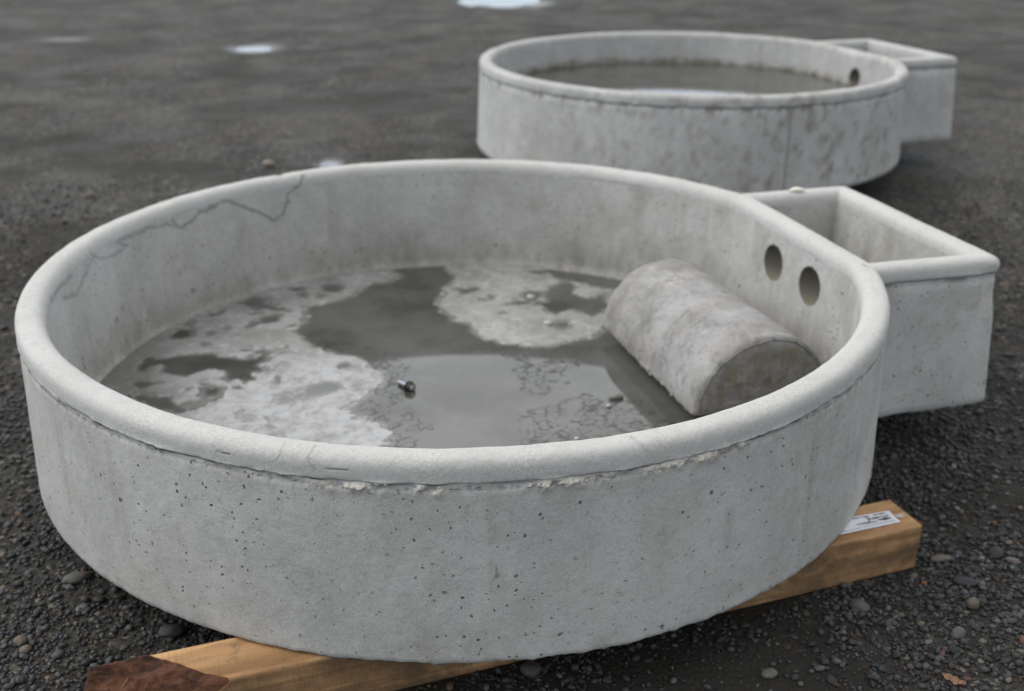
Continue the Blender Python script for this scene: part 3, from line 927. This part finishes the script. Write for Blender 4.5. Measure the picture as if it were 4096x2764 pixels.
def disc_grid(R, cd, step, rr):
    k = np.arange(-R, R + step, step)
    X, Y = np.meshgrid(k, k, indexing='ij')
    X, Y = X.ravel(), Y.ravel()
    r = np.hypot(X, Y)
    # pull the outer vertices on to the edge circle and the flat side
    out = r > rr
    f = np.where(out, rr / np.maximum(r, 1e-9), 1)
    X, Y = X * f, Y * f
    X = np.minimum(X, cd)
    n = len(k)
    Q = gridfaces(n, n)
    inside = (r <= rr + step * 1.5)
    keep = inside[Q].all(1)
    return X, Y, Q[keep]

# ---- front trough
SEAM = 0
ZB, ZC, ZF, ZW = .085, .3675, .1170, .1215
t1 = thing('concrete_trough', 'big round grey concrete trough in front, pitted outside wall, shallow puddled floor, resting on timber', 'water trough', (CX, CY, 0), TH, 'round concrete troughs with a square inlet box')
basin(t1, RC, CD, ZB, ZC, ZF, 2300, 1.0, M_BASIN, True, [(.041, .300, .0365), (-.106, .300, .0375)], 3)
float_box(t1, RC, CD, ZB, ZC, ZF, .545, .279, .0045, M_BASIN, 5, True)

X, Y, Q = disc_grid(.73, CD - .02, .0032, .722)
P0 = np.c_[X, Y, 0 * X]
wx = X + (fbm(P0, 28, 5, 91) - .5) * .045 + (fbm(P0, 120, 3, 95) - .5) * .020
wy = Y + (fbm(P0, 28, 5, 93) - .5) * .045 + (fbm(P0, 120, 3, 97) - .5) * .020
dry = np.zeros(len(X), bool)
for pl in DRY:
    dry |= inpoly(wx, wy, pl)
for pl in WET:
    dry &= ~inpoly(wx, wy, pl)
big_ = fbm(P0, 22, 5, 99)
dry &= ~((big_ > .66) & (X < -.33))
# blur the mask into a height
n1 = int(round(2 * .73 / .0032)) + 1
side_n = len(np.arange(-.73, .73 + .0032, .0032))
D = dry.reshape(side_n, side_n).astype(float)
for _ in range(20):
    D = (np.roll(D, 1, 0) + np.roll(D, -1, 0) + np.roll(D, 1, 1) + np.roll(D, -1, 1) + 2 * D) / 6
D = D.ravel()
lump = fbm(P0, 48, 4, 101) * .5 + fbm(P0, 130, 3, 103) * .5
frg = fbm(P0, 62, 5, 111)
frb = fbm(P0, 9, 3, 113)
dd = D + (frg - .5) * (1.0 + 2.2 * sstep(.42, .62, frb)) * sstep(.02, .22, D) * sstep(1.04, .80, D) - .03
hgt = ZW + np.clip((dd - .5) * .0062, -.0026, .0019) + (lump - .5) * .0030 * sstep(.3, .8, dd)
edge = sstep(.66, .72, np.hypot(X, Y))
hgt = hgt + edge * .003
damp_or_shade = sstep(.0024, -.0002, hgt - ZW) * .85
lf = sstep(-.50, -.64, X) * sstep(.1, .4, big_)
damp_or_shade = np.clip(np.maximum(damp_or_shade, lf * .75), 0, 1)
nV = len(X)
fl = make('basin_floor', np.c_[X, Y, hgt], Q, M_CRUST, t1, attrs={'damp_or_shade': damp_or_shade, 'pale': sstep(.22, .02, Y + .35 * X) * sstep(-.62, -.45, X)})
Xb, Yb, Qb = disc_grid(.74, CD, .06, .745)
make('basin_underside', np.c_[Xb, Yb, 0 * Xb + ZB + .002], Qb[:, ::-1], M_BASIN, t1, attrs={a: np.zeros(len(Xb)) for a in ('chip', 'crack_or_shade', 'damp_or_shade', 'rim')})

Xw, Yw, Qw = X, Y, Q
wv_x = Xw + (fbm(np.c_[Xw, Yw, 0 * Xw], 24, 3, 5) - .5) * .06
wv_y = Yw + (fbm(np.c_[Xw, Yw, 0 * Xw], 24, 3, 6) - .5) * .06
vein = np.zeros(len(Xw))
for pl in VEIN:
    vein = np.maximum(vein, inpoly(wv_x, wv_y, pl))
shoal = sstep(.05, .52, D + (frb - .5) * .35) * .9
w1 = make('water', np.c_[Xw, Yw, 0 * Xw + ZW], Qw, M_FILM, attrs={'vein': vein, 'shoal': shoal})
w1.location = (CX, CY, 0)
w1.rotation_euler = (0, 0, TH)
struct(w1, 'shallow muddy rainwater over the floor of the front trough')

# ---- rear trough
C2X, C2Y, TH2, S2 = .6245, 3.8657, .3275, .9638
R2, CD2 = RC * S2, CD * S2
ZB2, ZC2, ZF2, ZW2 = .162, .4424, .195, .3450
vx, vy = .83 - C2X, 3.12 - C2Y
SEAM = math.atan2(vy, vx) - TH2
t2 = thing('concrete_trough', 'round concrete trough further back, nearly full of dark water, one round hole beside its box', 'water trough', (C2X, C2Y, 0), TH2, 'round concrete troughs with a square inlet box')
basin(t2, R2, CD2, ZB2, ZC2, ZF2, 900, .5, M_BASIN2, False, [(-.069, .374, .031)], 23)
float_box(t2, R2, CD2, ZB2, ZC2, ZF2, .545 * S2, .279 * S2, .012, M_BASIN2, 27, False)
X2, Y2, Q2 = disc_grid(.73 * S2, (CD - .02) * S2, .03, .722 * S2)
z2 = {a: np.zeros(len(X2)) for a in ('chip', 'crack_or_shade', 'damp_or_shade', 'rim')}
make('basin_floor', np.c_[X2, Y2, 0 * X2 + ZF2], Q2, M_BASIN2, t2, attrs=z2)
make('basin_underside', np.c_[X2 * 1.015, Y2 * 1.015, 0 * X2 + ZB2 + .002], Q2[:, ::-1], M_BASIN2, t2, attrs=z2)
w2 = make('water', np.c_[X2, Y2, 0 * X2 + ZW2], Q2, M_WATER)
w2.location = (C2X, C2Y, 0)
w2.rotation_euler = (0, 0, TH2)
struct(w2, 'still dark rainwater filling the rear trough')

# ------------------------------------------------------------------ half-round concrete block inside the front trough
def half_round(name, px, py, th, L, r, zb, foot):
    root = thing(name, 'half round solid concrete block lying flat side down inside the front trough', 'concrete block', (px, py, 0), th)
    na, nl = 110, 130
    t = np.linspace(math.radians(-1), math.radians(181), na)
    l = np.linspace(0, L, nl)
    l = np.sort(np.concatenate([l[8:-8], [.0, .0008, .002, .004, .0065, .0095, .013, .018], L - np.array([.0, .0008, .002, .004, .0065, .0095, .013, .018])]))
    LL, TT = np.meshgrid(l, t, indexing='ij')
    X = LL
    Yv, Z = -r * np.cos(TT), zb + r * np.sin(TT)
    V = np.stack([X, Yv, Z], -1)
    side = V.reshape(-1, 3)
    nrm = np.stack([0 * TT, -np.cos(TT), np.sin(TT)], -1).reshape(-1, 3)
    d = (fbm(side, 9, 3, 7) - .5) * .006 + (fbm(side, 60, 3, 8) - .5) * .0012
    edge = np.exp(-((side[:, 2] - zb) / .006) ** 2)
    ro = .011 + (fbm(side, 30, 3, 25) - .5) * .010
    le = np.clip(ro - np.minimum(side[:, 0], L - side[:, 0]), 0, ro)
    d = d - (ro - np.sqrt(np.maximum(ro ** 2 - le ** 2, 0))) * .9
    d = d + edge * (fbm(side, 60, 4, 9) - .45) * .009 + np.exp(-(np.minimum(side[:, 0], L - side[:, 0]) / .012) ** 2) * (fbm(side, 38, 4, 27) - .55) * .012
    side = side + nrm * d[:, None]
    side[:, 0] += np.where(side[:, 0] < .001, 1, np.where(side[:, 0] > L - .001, 1, 0)) * (fbm(side, 50, 3, 12) - .5) * .004
    F = [gridfaces(nl, na, flip=True)]
    allV = [side]
    off = len(side)
    # ends and flat base as shrinking rings of the end arcs
    for end, flip in ((0, False), (nl - 1, True)):
        arc = side.reshape(nl, na, 3)[end]
        c = np.array([arc[0, 0], 0, zb + r * .3])
        rings = [arc]
        for k in np.linspace(.97, .06, 22):
            rg = c + (arc - c) * k
            rg[:, 0] += (fbm(rg, 30, 4, 14) - .5) * .010 * min(1, (1 - k) * 3) + (-.0015 if not flip else .0015) * 0
            rings.append(rg)
        E = np.concatenate(rings[1:])
        idx0 = np.arange(na) + end * na
        n0 = off
        allV.append(E)
        off += len(E)
        G = gridfaces(22, na) + n0
        first = np.stack([idx0[:-1], np.arange(na - 1) + n0, np.arange(1, na) + n0, idx0[1:]], 1)
        if not flip:
            F += [G[:, ::-1], first[:, ::-1]]
            F += [np.array([[n0 + 21 * na + i for i in range(na)]])]
        else:
            F += [G, first]
            F += [np.array([[n0 + 21 * na + i for i in reversed(range(na))]])]
        # close ring seam along the bottom
        s_ = [(end * na, end * na + na - 1)] + [(n0 + j * na, n0 + j * na + na - 1) for j in range(22)]
        F += [np.array([[a0, b0, b1, a1] if flip else [a0, a1, b1, b0] for (a0, b0), (a1, b1) in zip(s_[:-1], s_[1:])])]
    a0 = np.arange(nl - 1) * na
    F += [np.stack([a0, a0 + na, a0 + na + na - 1, a0 + na - 1], 1)]
    A = np.concatenate(allV)
    dmp = sstep(.5, .7, fbm(A * [1, 1, .4], 13, 4, 16)) * .35
    dmp = np.maximum(dmp, sstep(.50, .60, fbm(A, 13, 4, 18)) * (A[:, 0] < .004) * (np.arange(len(A)) >= nl * na + 2 * na) * .9)
    dmp = np.maximum(dmp, np.exp(-((A[:, 2] - zb) / .015) ** 2) * .5)
    sp = np.exp(-(np.hypot(A[:, 0] - .33, A[:, 1] - .03) / .022) ** 2) * sstep(.5, .6, fbm(A, 120, 3, 19))
    # mortar pads it stands on, set well back from its edges, and drips hanging from the edge
    for x in (.08, L - .10):
        B, Fi = ICO2
        v = B * [.05, .07, (zb - foot) / 2 + .004] + [x, -.02, (zb + foot) / 2]
        v = v + (fbm(v, 40, 3, 20)[:, None] - .5) * .01
        make('mortar_pad', v, Fi, M_BLOCK, root, attrs={a: np.zeros(len(v)) for a in ('chip', 'crack_or_shade', 'damp_or_shade', 'rim')})
    vs, fs, o_ = [], [], 0
    rr = random.Random(3)
    for k in range(16):
        x = rr.choice([rr.uniform(.03, .3), rr.gauss(.22, .03)])
        B, Fi = ICO1
        s_ = rr.uniform(.003, .0065)
        vs.append(B * [s_ * 1.4, s_, s_ * rr.uniform(.8, 2.0)] + [x, r * .985, zb + rr.uniform(-.004, .003)])
        fs.append(Fi + o_)
        o_ += len(B)
    v = np.concatenate(vs)
    nA = len(A)
    A2 = np.vstack([A, v])
    F.append(np.concatenate(fs) + nA)
    pad = np.zeros(len(v))
    make('half_cylinder', A2, F, M_BLOCK, root, attrs={'chip': np.r_[sp, pad], 'crack_or_shade': np.zeros(len(A2)), 'damp_or_shade': np.r_[dmp, pad + .3], 'rim': np.zeros(len(A2))})
    return root
half_round('half_round_block', .4626, 1.7495, 1.8715, .4527, .139, .150, .119)

# ------------------------------------------------------------------ timber bearers
def timber(name, label, loc, rz, a0, a1, w, h, bark_end, seed):
    root = thing(name, label, 'timber beam', loc, rz, 'square timber bearers under the troughs')
    na = int((a1 - a0) / (.0025 if bark_end else .02))
    b = .003
    k = 26 if bark_end else 8
    ring = [(b, 0)] + [(o, 0) for o in np.linspace(b, w - b, k)[1:]] + [(w, z) for z in np.linspace(b, h - b, k)] + [(o, h) for o in np.linspace(w - b, b, k)] + [(0, z) for z in np.linspace(h - b, b, k)]
    ring = np.array(ring)
    m = len(ring)
    A = np.linspace(a0, a1, na)
    V = np.empty((na, m, 3))
    V[..., 0] = A[:, None]
    V[..., 1:] = ring[None]
    caps, F = [], [gridfaces(na, m, False, True, True)]
    V = V.reshape(-1, 3)
    off = len(V)
    for e, flip in ((0, False), (na - 1, True)):
        base = V[e * m:(e + 1) * m]
        c = base.mean(0)
        R_ = np.concatenate([c + (base - c) * s_ for s_ in np.linspace(.9, .1, 9)])
        V = np.vstack([V, R_])
        G = gridfaces(9, m, False, True) + off
        i = np.arange(m)
        fr = np.stack([i + e * m, i + off, (i + 1) % m + off, (i + 1) % m + e * m], 1)
        last = np.array([[off + 8 * m + j for j in range(m)]])
        F += [G, fr, last] if flip else [G[:, ::-1], fr[:, ::-1], last[:, ::-1]]
        off += len(R_)
    V = V.astype(float)
    V0 = V.copy()
    V[:, 1] += (fbm(V0 * [.3, 1, 1], 12, 3, seed) - .5) * .002
    V[:, 2] += (fbm(V0 * [.3, 1, 1], 10, 3, seed + 1) - .5) * .0015 * (V0[:, 2] > .02)
    bark = np.zeros(len(V))
    if bark_end:
        for (p, q, r_) in (((-1.195, .087, h), (-1.089, 0, h), (-1.128, 0, .045)), ((-1.232, .087, .068), (-1.150, 0, .052), (-1.215, 0, .0))):
            p, q, r_ = map(np.array, (p, q, r_))
            N = np.cross(q - p, r_ - p)
            N = N / np.linalg.norm(N)
            if N[0] > 0:
                N = -N
            # noise makes the edge of the wane wander
            d = (V - p) @ N + (fbm(V0 * [1, 1, 1], 14, 3, 33) - .5) * .016
            mv = np.clip(d, 0, None)
            V = V - mv[:, None] * N
            bark = np.maximum(bark, sstep(-.002, .004, d))
        rg = 1 - np.abs(fbm(V * [.45, 1.2, 1.2], 34, 6, 44) * 2 - 1) * 1.6
        V = V + (bark * (rg - .55) * .012)[:, None] * np.array([-.25, -.35, .9])
        V[:, 2] = np.maximum(V[:, 2], .0)
    sidea = ((V0[:, 2] < h - .002)).astype(float)
    make('beam', V, F, M_WOOD, root, attrs={'bark': bark, 'side': sidea})
    return root

HB = .0848
tb = timber('timber_beam', 'orange brown square timber under the front trough, bark at its left end, white paper label at its right', (.6657, 1.4513, 0), .3427, -1.30, 0, .0857, HB, True, 1)
timber('timber_beam', 'square timber hidden under the back of the front trough', (.52, 2.34, .0), .3427, -1.1, 0, .0857, HB, False, 11)
timber('timber_beam', 'square timber hidden under the front of the rear trough', (1.10, 3.66, .077), .36, -1.1, 0, .0857, HB, False, 21)
timber('timber_beam', 'square timber hidden under the back of the rear trough', (1.05, 4.26, .077), .36, -1.05, 0, .0857, HB, False, 31)

M_PAPER = plain('label_paper', (.62, .64, .68), .6, var=.06, scale=160)
M_INK = plain('black_ink', (.03, .03, .035), .5)
M_TAPE = plain('grey_tape', (.42, .37, .34), .5)
def sheet(name, quad, z, mat, parent, n=14, curl=.0):
    q = np.array(quad, float)
    u, v = np.meshgrid(np.linspace(0, 1, n), np.linspace(0, 1, n), indexing='ij')
    u, v = u.ravel()[:, None], v.ravel()[:, None]
    P = (q[0] * (1 - u) + q[1] * u) * (1 - v) + (q[3] * (1 - u) + q[2] * u) * v
    top = np.c_[P, z + (fbm(np.c_[P, 0 * u], 40, 2, 3) - .5) * .0006]
    return make(name, top, gridfaces(n, n, flip=False), mat, parent)
lab = sheet('paper_label', [(-.152, .0195), (-.0285, .0185), (-.0250, .0535), (-.152, .0590)], HB + .0016, M_PAPER, tb)
lab['label'] = 'white paper label with black handwriting'
sheet('tape_scrap', [(-.0125, .0275), (-.0235, .0285), (-.0265, .0385), (-.008, .0392)], HB + .0015, M_TAPE, tb)

def strokes(parent):
    vs, fs, k = [], [], 0
    rr = random.Random(12)
    def line(pts, w):
        w = w * 1.25
        nonlocal k
        pts = np.array(pts)
        T = np.gradient(pts, axis=0)
        T /= np.maximum(np.linalg.norm(T, axis=1), 1e-9)[:, None]
        N = np.c_[-T[:, 1], T[:, 0]] * w / 2
        z = np.full((len(pts), 1), HB + .00235)
        vs.append(np.c_[pts + N, z])
        vs.append(np.c_[pts - N, z])
        n = len(pts)
        i = np.arange(n - 1)
        fs.append(np.stack([i + k, i + 1 + k, i + 1 + n + k, i + n + k], 1))
        k += 2 * n
    def word(x0, x1, y, h, w, slope=-.06):
        t = np.linspace(0, 1, 90)
        f = (x1 - x0) / .0052
        x = x0 + (x1 - x0) * t + .0011 * np.sin(6.283 * f * t + rr.random() * 6)
        yy = y + slope * (x - x0) + h * (.5 * np.sin(6.283 * f * t * 1.0 + 1.3) * (.55 + .45 * np.sin(9 * t + rr.random() * 6)))
        line(np.c_[x, yy], w)
    word(-.098, -.082, .0515, .0035, 0.00105)
    word(-.078, -.068, .0500, .0045, 0.0012)
    word(-.058, -.036, .0490, .0045, 0.00105)
    word(-.074, -.036, .0420, .0050, 0.00135)
    line([(-.0745, .046), (-.0770, .034)], .0007)
    line([(-.0720, .046), (-.0740, .035)], .0007)
    word(-.100, -.064, .0345, .0045, 0.00105)
    word(-.058, -.036, .0345, .0042, 0.0021)
    word(-.057, -.037, .0340, .0034, 0.0018)
    word(-.140, -.100, .0245, .0016, .0005, 0)
    word(-.098, -.034, .0245, .0009, .0004, -.02)
    line([(-.099, .0285), (-.034, .0265)], .0003)
    o = make('handwriting', np.concatenate(vs), np.concatenate(fs), M_INK, parent, smooth=False)
    return o
strokes(lab)

# ------------------------------------------------------------------ small loose things
def stone(name, label, x, y, z, sx, sy, sz, rz, col, seed, cat='stone', sub=3):
    B, Fi = ico(sub)
    n = fbm(B, 1.4, 3, seed) - .5
    V = B * (1 + n[:, None] * .55) * [sx, sy, sz]
    V = V - [0, 0, V[:, 2].min()]
    o = make(name, V, Fi, M_PEB, cols=np.tile(col, (len(V), 1)))
    o.location = (x, y, z)
    o.rotation_euler = (0, 0, rz)
    tag(o, label, cat)
    return o
gz = lambda x, y: float(ground_z(np.array([x]), np.array([y]))[0])
for k, (lb, x, y, sx, sy, sz, rz, col) in enumerate([
    ('pale oval stone on the gravel left of the front trough', -.699, 1.406, .022, .012, .008, .5, (.16, .155, .14)),
    ('long flat tan stone on the gravel right of the timber end', .717, 1.473, .019, .007, .006, .1, (.22, .19, .16)),
    ('pale slanted chip of stone near the right edge of the photo', .836, 1.472, .014, .006, .005, -.5, (.26, .22, .19)),
    ('dark flat slate piece on the gravel in front of the timber end', .733, 1.412, .019, .012, .006, -.3, (.05, .05, .055)),
    ('grey angular stone on the gravel below the timber', .543, 1.347, .016, .012, .008, -.4, (.14, .14, .13)),
    ('grey green rounded stone in the gravel at lower right', .672, 1.283, .013, .010, .008, .5, (.17, .175, .16)),
    ('knobbly tan stone in the gravel at the right', .721, 1.351, .011, .009, .009, .2, (.24, .20, .15)),
    ('lone pale stone on smooth mud at the bottom of the photo', .369, 1.192, .012, .009, .006, .4, (.2, .19, .17)),
    ('small bright orange stone in front of the timber end', .666, 1.408, .005, .004, .004, 0, (.42, .13, .04)),
    ('dark rounded stone in the gap beside the timber under the trough', -.507, 1.275, .018, .013, .010, .2, (.07, .072, .078)),
    ('tan stone in the gravel at far lower left, the upper of two', -.724, 1.254, .010, .009, .007, .2, (.22, .18, .13)),
    ('tan stone in the gravel at far lower left, the lower of two', -.709, 1.236, .009, .007, .006, .9, (.26, .21, .16)),
    ('round grey stone in the gravel just below the trough front', .029, 1.195, .015, .013, .009, .1, (.11, .11, .105)),
    ('pale stone on the yard beyond the left rim of the front trough', -.894, 3.808, .022, .015, .013, .2, (.36, .31, .25)),
    ('pale stone on the yard to the right of the inlet box', .977, 2.925, .017, .014, .012, .2, (.20, .19, .17)),
]):
    stone('stone', lb, x, y, gz(x, y) - .002, sx, sy, sz, rz, tuple(v * (.45 if k < 13 else .7) for v in col), k * 3 + 1)

def inb(a, b):
    return CX + a * ex - b * ey, CY + a * ey + b * ex
x, y = inb(.272, -.140)
stone('stone', 'small flat grey stone lying in the water left of the half round block', x, y, ZW - .003, .015, .008, .0065, .15, (.17, .17, .16), 77)
for a, b, s_, lb in ((.267, .418, .008, 'white pebble in the dark patch on the basin floor behind'), (.257, .250, .008, 'white pebble on the pale crust beside a small round wet spot'),
                     (.246, -.169, .0045, 'tiny white pebble in the water near the flat grey stone'), (.145, -.277, .0045, 'tiny white pebble in the water next to the front rim')):
    x, y = inb(a, b)
    stone('pebble', lb, x, y, ZW - .002, s_ * 1.2, s_, s_ * .8, .3, (.42, .42, .42), int(s_ * 9000), 'pebble', 2)
x, y = inb(.848, .246)
stone('mortar_chip', 'cream chip of mortar on the far rim of the inlet box', x, y, ZC + .0195, .018, .009, .006, .2, (.72, .68, .58), 5, 'mortar chip')

# a dead leaf
u, v = np.meshgrid(np.linspace(-1, 1, 22), np.linspace(-1, 1, 12), indexing='ij')
wl = (1 - u ** 2) ** .8 * (.55 + .12 * np.sin(u * 9))
lv = np.c_[(u * .017).ravel(), (v * wl * .012).ravel(), (.004 + .004 * u ** 2 + .003 * np.abs(v) * wl + .001 * np.sin(u * 7 + v * 3)).ravel()]
leaf = make('leaf', lv, gridfaces(22, 12), plain('dead_leaf', (.20, .10, .05), .7, var=.4, scale=200))
leaf.location = (.624, 1.178, gz(.624, 1.178) + .004)
leaf.rotation_euler = (.1, .15, -.5)
tag(leaf, 'curled brown dead leaf on the gravel at lower right', 'leaf')

# the bolt in the water
def lathe(name, prof, seg, mat, parent, hexn=None):
    t = np.linspace(0, 2 * math.pi, seg, endpoint=False)
    V = np.array([[[r * math.cos(a), r * math.sin(a), z] for a in t] for z, r in prof]).reshape(-1, 3)
    F = [gridfaces(len(prof), seg, False, True, True)]
    F.append(np.array([[i for i in range(seg)][::-1]]))
    F.append(np.array([[(len(prof) - 1) * seg + i for i in range(seg)]]))
    return make(name, V, F, mat, parent, smooth=hexn is None)
M_STEEL = plain('galvanised_steel', (.34, .36, .42), .5, .9, .25, 300)
M_RUST = plain('dark_steel', (.05, .05, .042), .45, .6, .4, 300)
bx_, by_ = inb(-.121, .034)
ex_, ey_ = inb(-.101, -.009)
bolt = thing('bolt', 'short steel bolt lying in the shallow water of the front trough', 'bolt', (bx_, by_, ZW + .0045), 0)
ang = math.atan2(ey_ - by_, ex_ - bx_)
bolt.rotation_euler = (0, math.radians(86), ang)
pr_ = []
for i in range(60):
    z = .0005 + i * .0006
    pr_.append((z, .0044 + (.0005 if i % 2 else 0)))
lathe('shank', pr_, 24, M_STEEL, bolt)
lathe('head', [(.036, .0092), (.0365, .0098), (.0435, .0098), (.0440, .0090)], 6, M_RUST, bolt, 6)
wsh = lathe('washer', [(.0335, .0112), (.0338, .0116), (.0352, .0116), (.0355, .0112)], 32, M_RUST, bolt)
lathe('head_face', [(.0440, .0055), (.0449, .0050), (.0452, .0030)], 18, plain('bright_steel', (.5, .5, .5), .45, .6, .05), bolt)
